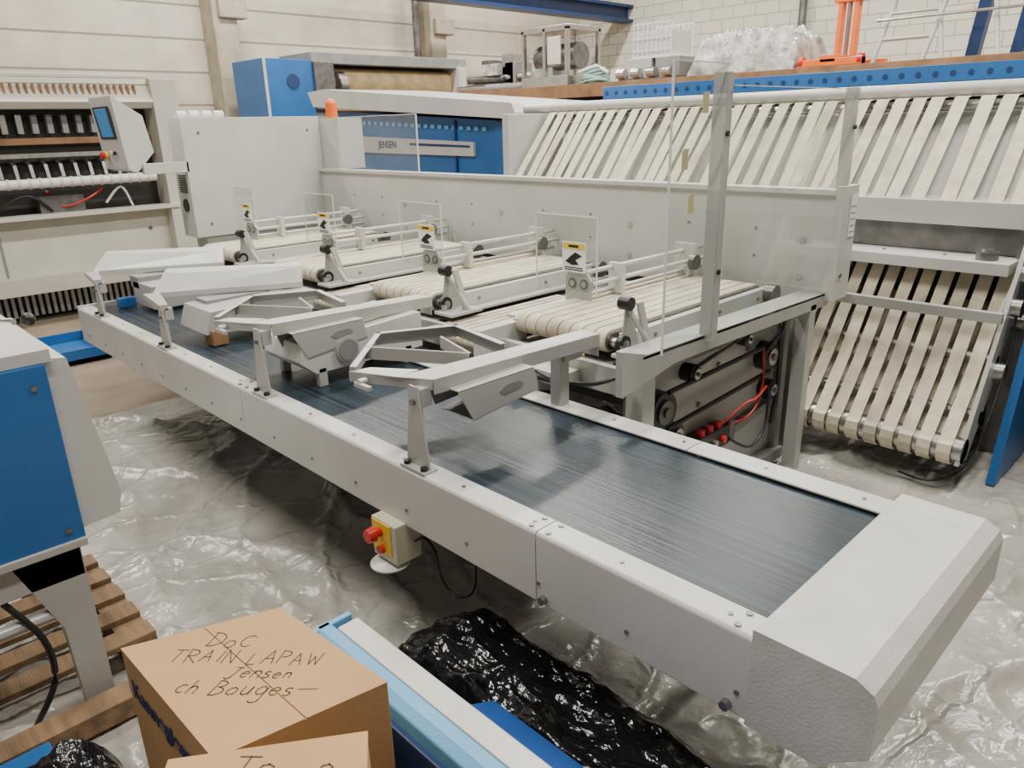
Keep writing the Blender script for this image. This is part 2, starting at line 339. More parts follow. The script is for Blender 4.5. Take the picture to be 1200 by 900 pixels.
for y,z in((3.5,1.75),(3.5,1.05),(2.55,1.75),(2.55,1.05)): b.cyl((-6.1,y,z),(-6.095,y,z),.010,ZINC,10)
b.end(.008)
b=B('control_panel',FM)
b.prism([(1.96,2.02),(2.16,1.88),(2.2,1.62),(2.06,1.48),(2.0,1.50)],'x',-6.62,-6.12,LGREY)
b.box(-6.15,-6.1,2.1,2.44,1.46,1.54,LGREY)
b.prism([(1.952,1.95),(1.958,1.95),(1.985,1.72),(1.979,1.72)],'x',-6.55,-6.2,DARK)
b.prism([(1.950,1.935),(1.956,1.935),(1.983,1.735),(1.976,1.735)],'x',-6.50,-6.25,SCREEN)
b.cyl((-6.5,1.985,1.60),(-6.5,1.965,1.60),.03,YEL,16); b.cyl((-6.5,1.965,1.60),(-6.5,1.94,1.60),.025,RED,16)
b.cyl((-6.38,1.985,1.62),(-6.38,1.97,1.62),.015,WHITE,12); b.cyl((-6.3,1.985,1.62),(-6.3,1.97,1.62),.015,BLACK,12)
b.end(.006)
b=B('signal_light',FM); b.cyl((-6.0,3.7,1.84),(-6.0,3.7,1.95),.05,ORANGE,16); b.ball((-6.0,3.7,1.95),.05,ORANGE); b.end()
FX=[-5.56,-4.46,-3.37,-2.28]
def stadium(y0,y1,zt,r,n=8):
    p=[]
    for i in range(n+1): t=math.pi/2+math.pi*i/n; p.append((y0+r+r*math.cos(t),zt-r+r*math.sin(t)))
    for i in range(n+1): t=-math.pi/2+math.pi*i/n; p.append((y1-r+r*math.cos(t),zt-r+r*math.sin(t)))
    return p
for k,x in enumerate(FX):
    b=B('feeder_belts_%d'%(k+1),FM)
    n=8; pw=.5/n
    for i in range(n):
        b.prism(stadium(2.22,3.46,.972,.045),'x',x+.01+i*pw,x+.01+i*pw+pw*.86,random.choice([TAPE,TAPE,TAPEB]),True)
    b.prism(stadium(2.232,3.448,.962,.034),'x',x,x+.51,DSTEEL,True)
    b.end()
    b=B('feeder_frame_%d'%(k+1),FM)
    for a,c in((x-.035,x-.005),(x+.515,x+.55)):
        b.prism([(2.30,.875),(2.30,.955),(3.5,.955),(3.5,.86)],'x',a,c,LGREY)
    b.box(x-.10,x-.035,2.27,3.5,.93,.945,LGREY)
    b.cyl((x+.55,3.44,.93),(x+.60,3.44,.93),.045,DSTEEL,20); b.cyl((x+.55,2.265,.925),(x+.575,2.265,.925),.036,BLACK,20); b.cyl((x+.575,2.265,.925),(x+.58,2.265,.925),.02,STEEL,12)
    b.cyl((x-.03,2.265,.925),(x+.55,2.265,.925),.02,STEEL,12)
    b.box(x+.55,x+.62,2.35,3.5,.87,.885,GREY)
    b.cyl((x+.53,2.26,.80),(x+.57,2.26,.80),.045,BLACK,20); b.cyl((x+.57,2.26,.80),(x+.58,2.26,.80),.02,STEEL,14)
    b.cyl((x-.02,2.26,.80),(x+.53,2.26,.80),.03,DSTEEL,14)
    for y in(2.5,3.0,3.35): b.cyl((x+.55,y,.915),(x+.555,y,.915),.009,ZINC,8)
    b.end(.003)
    lx=x+.565
    b=B('lever_%d'%(k+1),FM)
    b.prism([(2.24,.90),(2.36,.90),(2.30,1.08),(2.27,1.08)],'x',lx,lx+.006,GREY)
    b.prism([(2.33,.90),(2.365,.90),(2.30,1.10),(2.27,1.10)],'x',lx+.05,lx+.065,LGREY)
    b.tube([(lx+.0,2.28,1.08),(lx+.10,2.33,.90)],.012,LGREY)
    b.cyl((lx-.02,2.27,1.09),(lx+.03,2.27,1.09),.027,BLACK,16)
    b.cyl((lx+.02,2.24,.90),(lx+.02,2.24,.93),.014,STEEL,12)
    b.box(lx-.01,lx+.12,2.2,2.4,.885,.90,GREY)
    b.end(.002)
    gx=x-.22
    b=B('guard_plate_%d'%(k+1),FM)
    b.box(gx,gx+.37,2.598,2.602,1.0,1.35,ACR)
    e=.004
    b.box(gx-e,gx,2.597,2.603,1.0,1.35,EDGE); b.box(gx+.37,gx+.37+e,2.597,2.603,1.0,1.35,EDGE); b.box(gx,gx+.37,2.597,2.603,1.35,1.354,EDGE)
    b.box(gx+.17,gx+.31,2.594,2.597,1.10,1.235,PAPER); b.box(gx+.175,gx+.305,2.592,2.594,1.205,1.23,YEL); b.box(gx+.21,gx+.27,2.591,2.592,1.212,1.223,BLACK)
    b.prism([(gx+.19,1.145),(gx+.23,1.13),(gx+.27,1.135),(gx+.25,1.155),(gx+.29,1.175),(gx+.25,1.19),(gx+.22,1.17)],'y',2.592,2.594,BLACK)
    for zz in(1.107,1.117): b.box(gx+.185,gx+.295,2.592,2.594,zz,zz+.004,BLACK)
    b.prism([(gx+.18,.955),(gx+.34,.955),(gx+.34,1.06),(gx+.31,1.095),(gx+.20,1.095),(gx+.18,1.07)],'y',2.604,2.612,GREY)
    for dx in(.225,.295):
        b.cyl((gx+dx,2.604,1.045),(gx+dx,2.600,1.045),.024,DSTEEL,16); b.cyl((gx+dx,2.600,1.045),(gx+dx,2.598,1.045),.014,LGREY,12)
    b.end()
    b=B('guide_rods_%d'%(k+1),FM)
    for zz,xx in((1.10,gx+.30),(1.05,gx+.34),(.995,gx+.30)):
        b.cyl((xx,2.61,zz),(xx,3.58,zz),.011,LGREY,10)
    b.box(gx+.25,gx+.37,3.40,3.42,.96,1.14,LGREY); b.cyl((gx+.37,3.38,1.05),(gx+.40,3.38,1.05),.04,DSTEEL,16)
    b.box(gx+.28,gx+.36,2.80,2.83,.98,1.12,LGREY)
    b.end()
    b=B('air_hose_%d'%(k+1),FM)
    b.hose([(x+.12,2.12,.86),(x+.25,2.08,.89),(x+.35,2.08,.90),(x+.47,2.14,.89)],.007,YEL)
    b.hose([(x+.2,2.16,.80),(x+.3,2.04,.82),(x+.45,2.00,.82),(x+.6,2.03,.83),(x+.68,2.1,.86)],.008,BLACK); b.end()
b=B('lower_body',FM)
b.box(-6.05,-1.62,2.14,2.17,.76,.87,GREY)
b.box(-6.05,-1.62,2.17,3.5,.80,.84,MGREY)
b.box(-6.05,-1.62,3.45,3.5,.1,.87,MGREY)
for k,x in enumerate(FX):
    for i in range(9): b.prism(stadium(2.06,3.0,.862,.02),'x',x-.44+i*.045,x-.44+i*.045+.034,TAPEB)
    b.box(x-.46,x-.02,2.10,2.98,.825,.84,BLACK)
    b.box(x+.05,x+.45,2.03,2.14,.78,.83,LGREY); b.box(x+.10,x+.40,2.02,2.14,.79,.80,BLACK)
    b.box(x-.05,x+.0,2.02,2.30,.80,.93,LGREY)
    b.box(x+.3,x+.33,1.98,2.14,.74,.80,GREY); b.cyl((x+.2,2.02,.85),(x+.2,2.12,.85),.03,DSTEEL,14)
b.end(.003)
b=B('right_side_frame',FM)
b.prism([(1.98,.83),(1.98,1.0),(2.12,.96),(3.62,.935),(3.62,.87),(2.52,.885),(2.30,.885)],'x',-1.53,-1.50,GREY)
b.prism([(2.10,.955),(3.6,.935),(3.6,.925),(2.10,.945)],'x',-1.62,-1.50,GREY)
b.box(-1.57,-1.50,3.44,3.50,0,.9,GREY); b.box(-1.62,-1.54,2.16,2.24,0,.9,LGREY)
b.box(-1.70,-1.66,2.25,3.45,.10,.88,GREY)
b.box(-1.66,-1.6,2.2,3.5,.06,.12,MGREY)
b.prism([(2.24,.25),(3.42,.38),(3.42,.42),(2.24,.29)],'x',-1.65,-1.62,MGREY)
for y,z,r in((2.40,.63,.085),(3.29,.66,.07),(2.62,.74,.04),(3.05,.80,.035),(3.33,.48,.05),(2.5,.50,.05)):
    b.cyl((-1.66,y,z),(-1.60,y,z),r,BLACK,24); b.cyl((-1.60,y,z),(-1.59,y,z),r*.6,STEEL if r<.08 else DSTEEL,20); b.cyl((-1.59,y,z),(-1.58,y,z),r*.25,DSTEEL,12)
for y,z in((2.9,.7),(2.75,.55),(3.1,.35),(2.35,.35),(3.15,.72)): b.cyl((-1.66,y,z),(-1.65,y,z),.014,ZINC,10)
b.end(.003)
b=B('drive_belt',FM)
b.tube([(-1.60,2.42,.71),(-1.60,3.28,.73)],.011,BLACK); b.tube([(-1.60,2.42,.55),(-1.60,3.28,.59)],.011,BLACK); b.tube([(-1.6,2.62,.77),(-1.6,3.05,.835)],.009,BLACK)
b.hose([(-1.6,3.22,.7),(-1.55,3.25,.8),(-1.56,3.3,.86),(-1.6,3.36,.78),(-1.6,3.38,.5),(-1.6,3.34,.3)],.012,BLACK); b.end()
b=B('pneumatic_unit',FM)
b.box(-1.66,-1.58,2.66,2.90,.34,.43,BLACK)
for y in(2.70,2.77,2.84): b.cyl((-1.61,y,.42),(-1.61,y,.455),.02,RED,14); b.cyl((-1.58,y,.38),(-1.565,y,.38),.016,RED if y!=2.77 else STEEL,12)
b.cyl((-1.6,2.93,.34),(-1.6,2.93,.44),.025,DSTEEL,14)
b.hose([(-1.60,2.88,.42),(-1.56,3.0,.44),(-1.56,3.1,.48),(-1.58,3.18,.56),(-1.6,3.2,.72)],.006,HOSE)
b.hose([(-1.60,2.86,.44),(-1.55,2.97,.52),(-1.55,3.07,.52),(-1.57,3.2,.54)],.006,HOSE)
b.hose([(-1.58,2.9,.36),(-1.55,3.05,.28),(-1.56,3.2,.34),(-1.58,3.25,.5)],.007,BLACK)
b.hose([(-1.60,2.68,.36),(-1.57,2.56,.40),(-1.58,2.50,.50)],.006,HOSE)
b.end()
b=B('corner_guard',FM)
b.box(-1.525,-1.475,2.50,2.55,.93,1.905,GREY); b.box(-1.525,-1.48,3.62,3.66,1.40,1.87,GREY)
b.box(-1.472,-1.468,2.17,2.5,.95,1.93,ACR); b.box(-1.472,-1.468,2.55,3.64,.95,1.86,ACR)
b.box(-1.474,-1.466,2.166,2.17,.95,1.93,EDGE); b.box(-1.474,-1.466,2.17,2.5,1.93,1.933,EDGE); b.box(-1.474,-1.466,2.55,3.64,1.86,1.863,EDGE)
TP=mat('yellow_tape',(.50,.45,.25),.6)
for y,z in((2.36,1.80),(2.25,1.62),(2.30,1.47)): b.box(-1.467,-1.465,y-.018,y+.018,z-.03,z+.03,TP); b.box(-1.467,-1.465,y-.01,y+.022,z+.03,z+.038,TP)
for z in(1.2,1.7): b.cyl((-1.475,2.525,z),(-1.468,2.525,z),.010,BLACK,10); b.cyl((-1.48,3.64,z),(-1.468,3.64,z),.010,BLACK,10)
b.end()
b=B('rear_guard',FM); b.box(-5.85,-4.75,3.648,3.652,1.40,1.84,ACR); b.box(-5.85,-4.75,3.646,3.654,1.84,1.845,EDGE); b.box(-4.755,-4.745,3.646,3.654,1.40,1.84,EDGE); b.end()
# ---------------------------------------------------------------- ironer with tapes
IR=empty('flatwork_ironer',(-2.4,4.9,0))
b=B('upper_tapes',IR); x=-4.50
while x<.6:
    o=random.uniform(-.045,.03); m=random.choice([TAPE,TAPE,TAPEB])
    b.ribbon([(4.93,1.84),(4.86,1.83),(4.65,1.58),(4.42,1.31)],x,x+.070,m,o); x+=.108+random.uniform(-.012,.012)
b.end()
b=B('ironer_body',IR)
b.prism([(4.95,1.76),(4.74,1.50),(4.55,1.25),(4.55,1.12),(5.6,1.12),(5.6,1.76)],'x',-4.55,.6,GREY)
b.cyl((-4.85,4.93,1.875),(.6,4.93,1.875),.04,LGREY,16); b.cyl((-4.55,4.90,1.79),(.6,4.90,1.79),.03,STEEL,12)
b.box(-4.6,.6,4.38,4.60,1.275,1.325,GREY); b.box(-4.6,.6,4.36,4.38,1.20,1.325,LGREY); b.box(-4.6,.6,4.40,4.44,1.06,1.2,DSTEEL)
b.box(-4.62,-4.55,4.42,5.6,0,1.83,LGREY); b.box(-.02,.6,4.6,5.6,0,1.1,GREY)
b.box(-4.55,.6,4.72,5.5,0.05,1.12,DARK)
b.box(-2.0,-.88,4.16,4.40,1.0,1.06,LGREY)
b.cyl((-1.0,4.25,1.06),(-1.0,4.25,1.10),.05,DSTEEL,20); b.cyl((-1.0,4.25,1.10),(-1.0,4.25,1.115),.03,STEEL,16)
for x in(-1.8,-1.5,-1.2): b.cyl((x,4.28,1.06),(x,4.28,1.065),.01,ZINC,8)
b.end(.004)
b=B('lower_tapes',IR); x=-2.0
while x<-.92:
    pa=[(4.34,1.0),(4.18,.80),(3.98,.52),(3.76,.27)]
    for i in range(7): t=math.radians(150+i*30); pa.append((3.80+.075*math.cos(t),.22+.075*math.sin(t)))
    pa+=[(4.02,.40),(4.28,.62),(4.5,.80)]
    b.ribbon(pa,x,x+.062,random.choice([TAPE,TAPEB]),random.uniform(-.02,.02)); x+=.088
b.end()
b=B('lower_frame',IR)
b.cyl((-2.05,3.80,.22),(-.84,3.80,.22),.062,STEEL,20); b.cyl((-2.05,4.1,.6),(-.84,4.1,.6),.03,STEEL,14); b.cyl((-2.05,3.98,.34),(-.84,3.98,.34),.035,STEEL,14)
b.box(-2.0,-.84,4.02,4.06,.80,.85,GREY)
b.prism([(3.74,.16),(3.86,.16),(4.5,1.0),(4.5,1.2),(4.3,1.2)],'x',-.86,-.84,GREY)
b.prism([(3.74,.16),(3.86,.16),(4.5,1.0),(4.5,1.2),(4.3,1.2)],'x',-2.07,-2.05,DSTEEL)
b.box(-.90,-.80,4.35,4.45,0,1.2,DSTEEL)
for y,z in((4.2,.85),(4.35,.75),(4.28,1.0),(4.1,.55)): b.cyl((-.84,y,z),(-.80,y,z),.045,STEEL,16)
b.hose([(-.82,4.2,.9),(-.80,4.1,.6),(-.80,3.9,.3),(-.85,3.85,.1),(-.95,3.72,.06),(-1.1,3.75,.05)],.006,BLACK)
b.prism([(3.95,.02),(5.4,.02),(5.4,1.35),(4.4,1.35),(4.25,1.1)],'x',-.76,-.72,BLUE)
b.prism([(4.1,.55),(5.0,.55),(5.0,1.3),(4.4,1.3),(4.22,1.0)],'x',-.72,-.69,DSTEEL)
b.end(.003)
HB=empty('blue_ironer_hood',(-6.5,5.6,0))
b=B('hood_body',HB)
b.prism([(-7.95,0),(-5.15,0),(-5.15,1.78),(-7.95,1.94)],'y',5.0,6.2,BLUE)
b.prism([(-7.95,1.50),(-5.6,1.47),(-5.6,1.60),(-7.95,1.68)],'y',4.97,5.0,LGREY)
b.prism([(-6.6,1.57),(-5.65,1.55),(-5.65,1.57),(-6.6,1.595)],'y',4.965,4.97,DBLUE)
for i in range(22): b.box(-7.8+i*.11,-7.74+i*.11,4.985,5.0,1.80-i*.005,1.84-i*.005,LBLUE)
b.box(-5.9,-5.87,4.98,5.0,.8,1.8,DBLUE); b.box(-5.3,-5.15,4.97,5.0,.8,1.78,BLUE)
b.prism([(-8.35,2.16),(-8.0,2.18),(-4.95,1.93),(-4.9,1.84),(-5.0,1.80),(-8.25,2.0)],'y',4.85,6.3,LGREY)
b.end(.006)
text('lettering','JENSEN',.10,(-7.0,4.968,1.545),(math.radians(90),0,0),INKB,HB,.001,0,.002)
# ---------------------------------------------------------------- machine far left
FL=empty('linen_feeding_machine',(-9,1.4,0))
b=B('housing',FL)
b.box(-9.6,-8.55,-2.5,3.1,.44,1.02,CREAM); b.box(-8.57,-8.38,-2.5,3.2,1.0,1.04,CREAM)
b.box(-9.6,-8.7,-2.5,3.2,1.02,2.0,DARK)
b.prism([(-9.6,2.0),(-8.45,2.0),(-8.40,2.06),(-8.55,2.32),(-9.6,2.36)],'y',-2.5,3.1,CREAM)
b.box(-8.50,-8.42,-2.5,3.1,2.28,2.31,CREAM)
b.box(-9.6,-8.4,3.1,3.35,0.02,2.28,CREAM); b.box(-8.6,-8.38,-2.5,3.1,.30,.46,CREAM)
b.box(-9.5,-8.75,-2.5,3.1,.02,.44,DARK)
b.box(-8.545,-8.54,1.5,1.52,.46,1.0,MGREY); b.cyl((-8.55,2.9,.8),(-8.54,2.9,.8),.02,ZINC,10)
b.end(.01)
b=B('comb_and_slats',FL); y=-1.5
while y<3.0:
    b.box(-8.475,-8.44,y,y+.02,2.10,2.22,RUST); b.box(-8.70,-8.66,y,y+.03,.04,.30,GREY); y+=.06
y=-1.5
while y<3.0:
    b.prism([(-8.68,1.55),(-8.5,1.50),(-8.46,1.38),(-8.6,1.45)],'y',y,y+.03,DSTEEL); b.box(-8.69,-8.6,y,y+.05,1.78,1.95,MGREY if random.random()>.25 else STEEL); y+=.13
b.box(-8.62,-8.56,-2.5,3.1,1.56,1.60,STEEL); b.box(-8.69,-8.62,-2.5,3.1,1.68,1.74,RUST)
b.end()
b=B('infeed_roller',FL); b.cyl((-8.42,-2.5,1.33),(-8.42,3.0,1.33),.045,WHITE,16)
for i in range(60): b.cyl((-8.42,-2.4+i*.09,1.33),(-8.42,-2.38+i*.09,1.33),.052,CREAM,14)
b.end()
b=B('cables',FL)
b.hose([(-8.6,2.0,1.25),(-8.5,2.1,1.1),(-8.45,2.3,1.15),(-8.5,2.5,1.25)],.010,RED); b.hose([(-8.5,2.5,1.1),(-8.45,2.65,1.25),(-8.5,2.75,1.05)],.012,WHITE)
b.hose([(-8.5,1.5,1.08),(-8.45,1.8,1.22),(-8.5,2.0,1.06)],.014,BLACK); b.box(-8.68,-8.5,1.9,2.3,1.04,1.2,DSTEEL); b.end()
b=B('blue_steel_tray'); b.box(-7.3,-6.6,.9,1.75,.0,.04,BLUE)
for q in((-7.3,-7.28,.9,1.75),(-6.62,-6.6,.9,1.75),(-7.3,-6.6,.9,.92),(-7.3,-6.6,1.73,1.75)): b.box(*q,.0,.12,BLUE)
b.end()
b=B('roller_washer_machine')
b.box(-10.3,-9.45,4.9,5.6,0,2.62,BLUE); b.cyl((-9.45,5.3,2.35),(-9.44,5.3,2.35),.09,DBLUE,20); b.box(-9.455,-9.44,4.9,4.94,0,2.62,LGREY)
b.box(-10.3,-9.5,5.6,8.2,0,2.0,GREY); b.box(-10.3,-9.45,5.6,8.3,2.58,2.72,MGREY); b.box(-10.35,-10.2,5.6,8.2,2.0,2.6,DARK)
b.box(-10.3,-9.4,5.6,5.9,2.0,2.6,DSTEEL); b.box(-10.3,-9.4,8.1,8.25,1.9,2.6,LGREY)
b.cyl((-9.75,5.9,2.36),(-9.75,8.1,2.36),.20,RING,28); b.cyl((-9.5,5.9,2.10),(-9.5,8.1,2.10),.06,STEEL,16); b.box(-9.6,-9.4,5.8,8.2,1.98,2.04,RUST)
b.cyl((-9.6,6.0,2.3),(-9.6,6.12,2.3),.2,DSTEEL,20)
b.box(-9.9,-9.3,8.5,9.0,0,2.35,DARK)
b.end(.01)
# ---------------------------------------------------------------- storage rack + goods
RK=empty('storage_rack',(-3,7,0))
b=B('beams',RK)
b.box(-5.25,2,6.48,6.56,1.97,2.09,BLUE); b.box(-8.4,2,6.9,8.4,2.10,2.16,RUST); b.box(-8.4,2,6.86,6.92,2.02,2.16,RUST); b.box(-5.2,2,6.56,6.95,2.05,2.09,MGREY)
for i in range(60): b.cyl((-5.2+i*.12,6.48,2.03),(-5.2+i*.12,6.475,2.03),.02,DBLUE,8)
for x in(-8.3,-5.2,-2.6,0,1.9):
    b.box(x-.05,x+.05,6.88,6.98,0,2.1,DBLUE); b.box(x-.05,x+.05,8.3,8.4,0,2.1,DBLUE)
b.box(-8.4,2,8.3,8.35,0,2.1,DARK)
b.end(.003)
b=B('stainless_machine_part')
b.box(-6.95,-6.2,7.0,7.6,2.16,2.28,STEEL)
for q in((-6.95,-6.9),(-6.6,-6.55),(-6.25,-6.2)): b.box(q[0],q[1],7.0,7.05,2.28,2.80,STEEL); b.box(q[0],q[1],7.55,7.6,2.28,2.80,STEEL)
b.box(-6.95,-6.2,7.0,7.6,2.76,2.82,STEEL); b.cyl((-6.9,7.3,2.5),(-6.25,7.3,2.5),.15,DSTEEL,16); b.box(-6.5,-6.3,6.98,7.0,2.4,2.7,CREAM); b.box(-6.9,-6.62,7.2,7.5,2.28,2.6,GREY); b.end(.006)
b=B('spare_rollers')
for i,(x,z,c) in enumerate(((-8.0,2.2,STEEL),(-7.8,2.22,DSTEEL),(-7.6,2.21,STEEL),(-7.45,2.2,MGREY),(-7.9,2.32,DSTEEL),(-7.5,2.33,STEEL))):
    b.cyl((x-.25,7.1+.1*(i%3),z),(x+.35,7.2+.1*(i%3),z),.05,c,12); b.box(x-.1,x+.1,7.3,7.6,2.16,2.36+.05*i,c)
b.box(-7.9,-7.6,7.2,7.5,2.36,2.50,WPLAST); b.end(.004)
b=B('teal_hose_bundle')
TEAL=mat('teal_hose',(.22,.38,.33),.5)
for i in range(7):
    cx=-5.95; r=.16-.01*i; b.tube([(cx+r*1.1*math.cos(a*.7),7.2+r*math.sin(a*.7),2.19+i*.022+.02*math.sin(a+i)) for a in range(10)],.014,TEAL)
b.tube([(-6.12,7.1,2.3),(-5.9,7.15,2.36),(-5.76,7.2,2.28)],.02,WHITE); b.end()
b=B('wire_basket')
b.box(-5.35,-4.85,7.1,7.5,2.38,2.40,WHITE)
for i in range(9): b.box(-5.35+i*.06,-5.34+i*.06,7.1,7.105,2.40,2.72,WHITE); b.box(-5.35+i*.06,-5.34+i*.06,7.495,7.5,2.40,2.72,WHITE)
for z in(2.45,2.57,2.71): b.box(-5.35,-4.85,7.1,7.106,z,z+.012,WHITE); b.box(-5.35,-4.85,7.494,7.5,z,z+.012,WHITE)
b.box(-5.33,-4.87,7.12,7.48,2.40,2.64,LGREY)
b.box(-5.5,-4.75,7.05,7.6,2.16,2.19,DSTEEL); b.box(-5.45,-5.1,7.1,7.5,2.19,2.38,GREY); b.box(-5.05,-4.75,7.1,7.5,2.19,2.38,MGREY)
for i in range(4): b.cyl((-5.5+.2*i,7.04,2.24),(-5.4+.2*i,7.04,2.24),.05,STEEL,12)
b.box(-5.65,-5.5,7.1,7.4,2.16,2.30,LGREY); b.end(.004)
hfield('wrapped_pallet_goods',-4.6,-3.45,7.0,7.8,2.16,.26,WPLAST,.20,6,80,70,power=.4)
b=B('orange_hand_stacker')
b.box(-3.42,-2.85,7.0,7.08,2.17,2.23,ORANGE); b.box(-3.42,-2.85,7.5,7.58,2.17,2.23,ORANGE); b.box(-3.22,-3.08,7.0,7.58,2.2,2.26,ORANGE)
b.box(-3.21,-3.17,7.25,7.33,2.26,3.1,ORANGE); b.box(-3.07,-3.03,7.25,7.33,2.26,3.1,ORANGE); b.cyl((-3.12,7.29,2.26),(-3.12,7.29,2.9),.02,STEEL,10)
b.box(-3.25,-2.99,7.24,7.34,2.7,2.75,ORANGE); b.tube([(-3.28,7.2,2.75),(-3.28,7.2,2.95),(-3.12,7.2,3.02),(-2.97,7.2,2.95),(-2.97,7.2,2.75)],.016,ORANGE)
for x in(-3.4,-2.87): b.cyl((x-.02,7.04,2.21),(x+.02,7.04,2.21),.05,RED,14)
b.end(.004)
b=B('step_ladder')
for dx in(0,.40):
    b.tube([(-2.80+dx,7.1,2.16),(-2.55+dx,7.3,3.3)],.018,LGREY); b.tube([(-2.25+dx,7.1,2.16),(-2.5+dx,7.3,3.3)],.018,LGREY)
for i in range(5):
    z=2.35+i*.2; t=(z-2.17)/1.13; b.tube([(-2.80+.25*t,7.1+.2*t,z),(-2.40+.25*t,7.1+.2*t,z)],.014,GREY)
b.tube([(-2.8,7.1,2.5),(-1.7,7.1,2.5)],.012,STEEL); b.tube([(-2.8,7.1,2.75),(-1.7,7.1,2.72)],.012,STEEL); b.end()
b=B('steel_uprights')
for x in(-2.16,-1.84): b.prism([(x,2.16),(x+.09,2.16),(x+.25,3.6),(x+.16,3.6)],'y',7.35,7.45,DBLUE)
b.box(-1.6,-1.0,7.3,7.34,2.16,2.5,GREY); b.tube([(-2.1,7.4,2.7),(-1.2,7.4,2.6)],.02,DBLUE)
b.end()
b=B('wall_conduit'); b.cyl((-6.2,12.7,0),(-6.2,12.7,5),.06,DSTEEL); b.end()
# ---------------------------------------------------------------- foreground left machine
BM=empty('blue_ironing_press',(-2.7,0,0))
b=B('cabinet',BM)
b.box(-3.3,-2.3,-1.0,.44,.62,1.16,BLUE); b.box(-3.3,-2.29,-1.0,.44,.60,.625,GREY)
b.prism([(.44,1.17),(.50,1.16),(.565,.72),(.55,.65),(.44,.64)],'x',-3.2,-2.33,LGREY)
b.box(-3.3,-2.31,-1.0,.46,1.16,1.20,LGREY); b.box(-3.2,-2.4,-1.0,.35,1.20,1.26,LGREY)
b.tube([(-2.9,.35,1.2),(-2.75,.47,1.2)],.012,STEEL); b.ball((-2.7,.5,1.21),.022,BLACK)
for z in(.66,1.1): b.cyl((-2.3,.40,z),(-2.295,.40,z),.008,ZINC,8)
b.end(.008)
b=B('legs',BM)
for x in(-2.36,-3.2):
    b.prism([(.24,.60),(.42,.60),(.42,0),(.34,0),(.33,.35)],'x',x,x+.05,GREY); b.box(x,x+.05,-.95,-.88,0,.6,GREY)
b.box(-2.36,-2.31,-1.0,.42,.50,.60,GREY); b.hose([(-2.33,.2,.5),(-2.3,.27,.35),(-2.30,.27,.2),(-2.35,.2,.04)],.010,BLACK)
b.tube([(-2.33,-.3,.40),(-2.33,.4,.40)],.02,GREY); b.end(.005)
b=B('wooden_pallet')
for i in range(5): b.box(-3.13+.155*i,-3.04+.155*i,-.6,.6,.115,.137,WOOD)
for y in(-.6,-.05,.5): b.box(-3.13,-2.42,y,y+.1,.02,.115,WOOD)
b.end(.003)
b=B('loose_wooden_plank'); b.box(-2.28,-2.19,-.4,.6,.03,.10,WOOD); b.end(.003)
b=B('blue_steel_offcut'); b.box(-2.15,-2.02,-.05,.25,.04,.10,DBLUE); b.box(-2.14,-2.06,-.02,.2,.10,.13,BLUE); b.end(.004)
hfield('black_bag',-2.0,-1.76,-.10,.34,.0,.20,BPLAST,.06,7,50,60,seed=2,power=.5)
# ---------------------------------------------------------------- foreground boxes etc.
b=B('wooden_pallet')
for i in range(7): b.box(-1.7,-.62,.0+.105*i,.085+.105*i,.115,.137,WOOD)
for x in(-1.7,-1.25,-.72): b.box(x,x+.1,.0,.715,.0,.115,WOOD)
b.end(.003)
R=math.radians
def carton(w,d,h,c,rot):
    b=B('cardboard_box'); x,y,z=c
    b.box(x-w/2,x+w/2,y-d/2,y+d/2,z,z+h-.004,CARD)
    b.box(x-w/2-.002,x+w/2+.002,y-d/2-.002,y-.0015,z+h-.004,z+h,CARD); b.box(x-w/2-.002,x+w/2+.002,y+.0015,y+d/2+.002,z+h-.004,z+h,CARD)
    b.box(x-w/2,x+w/2,y-.003,y+.003,z+h-.004,z+h-.002,CARDD)
    return b.end(.003,rot)
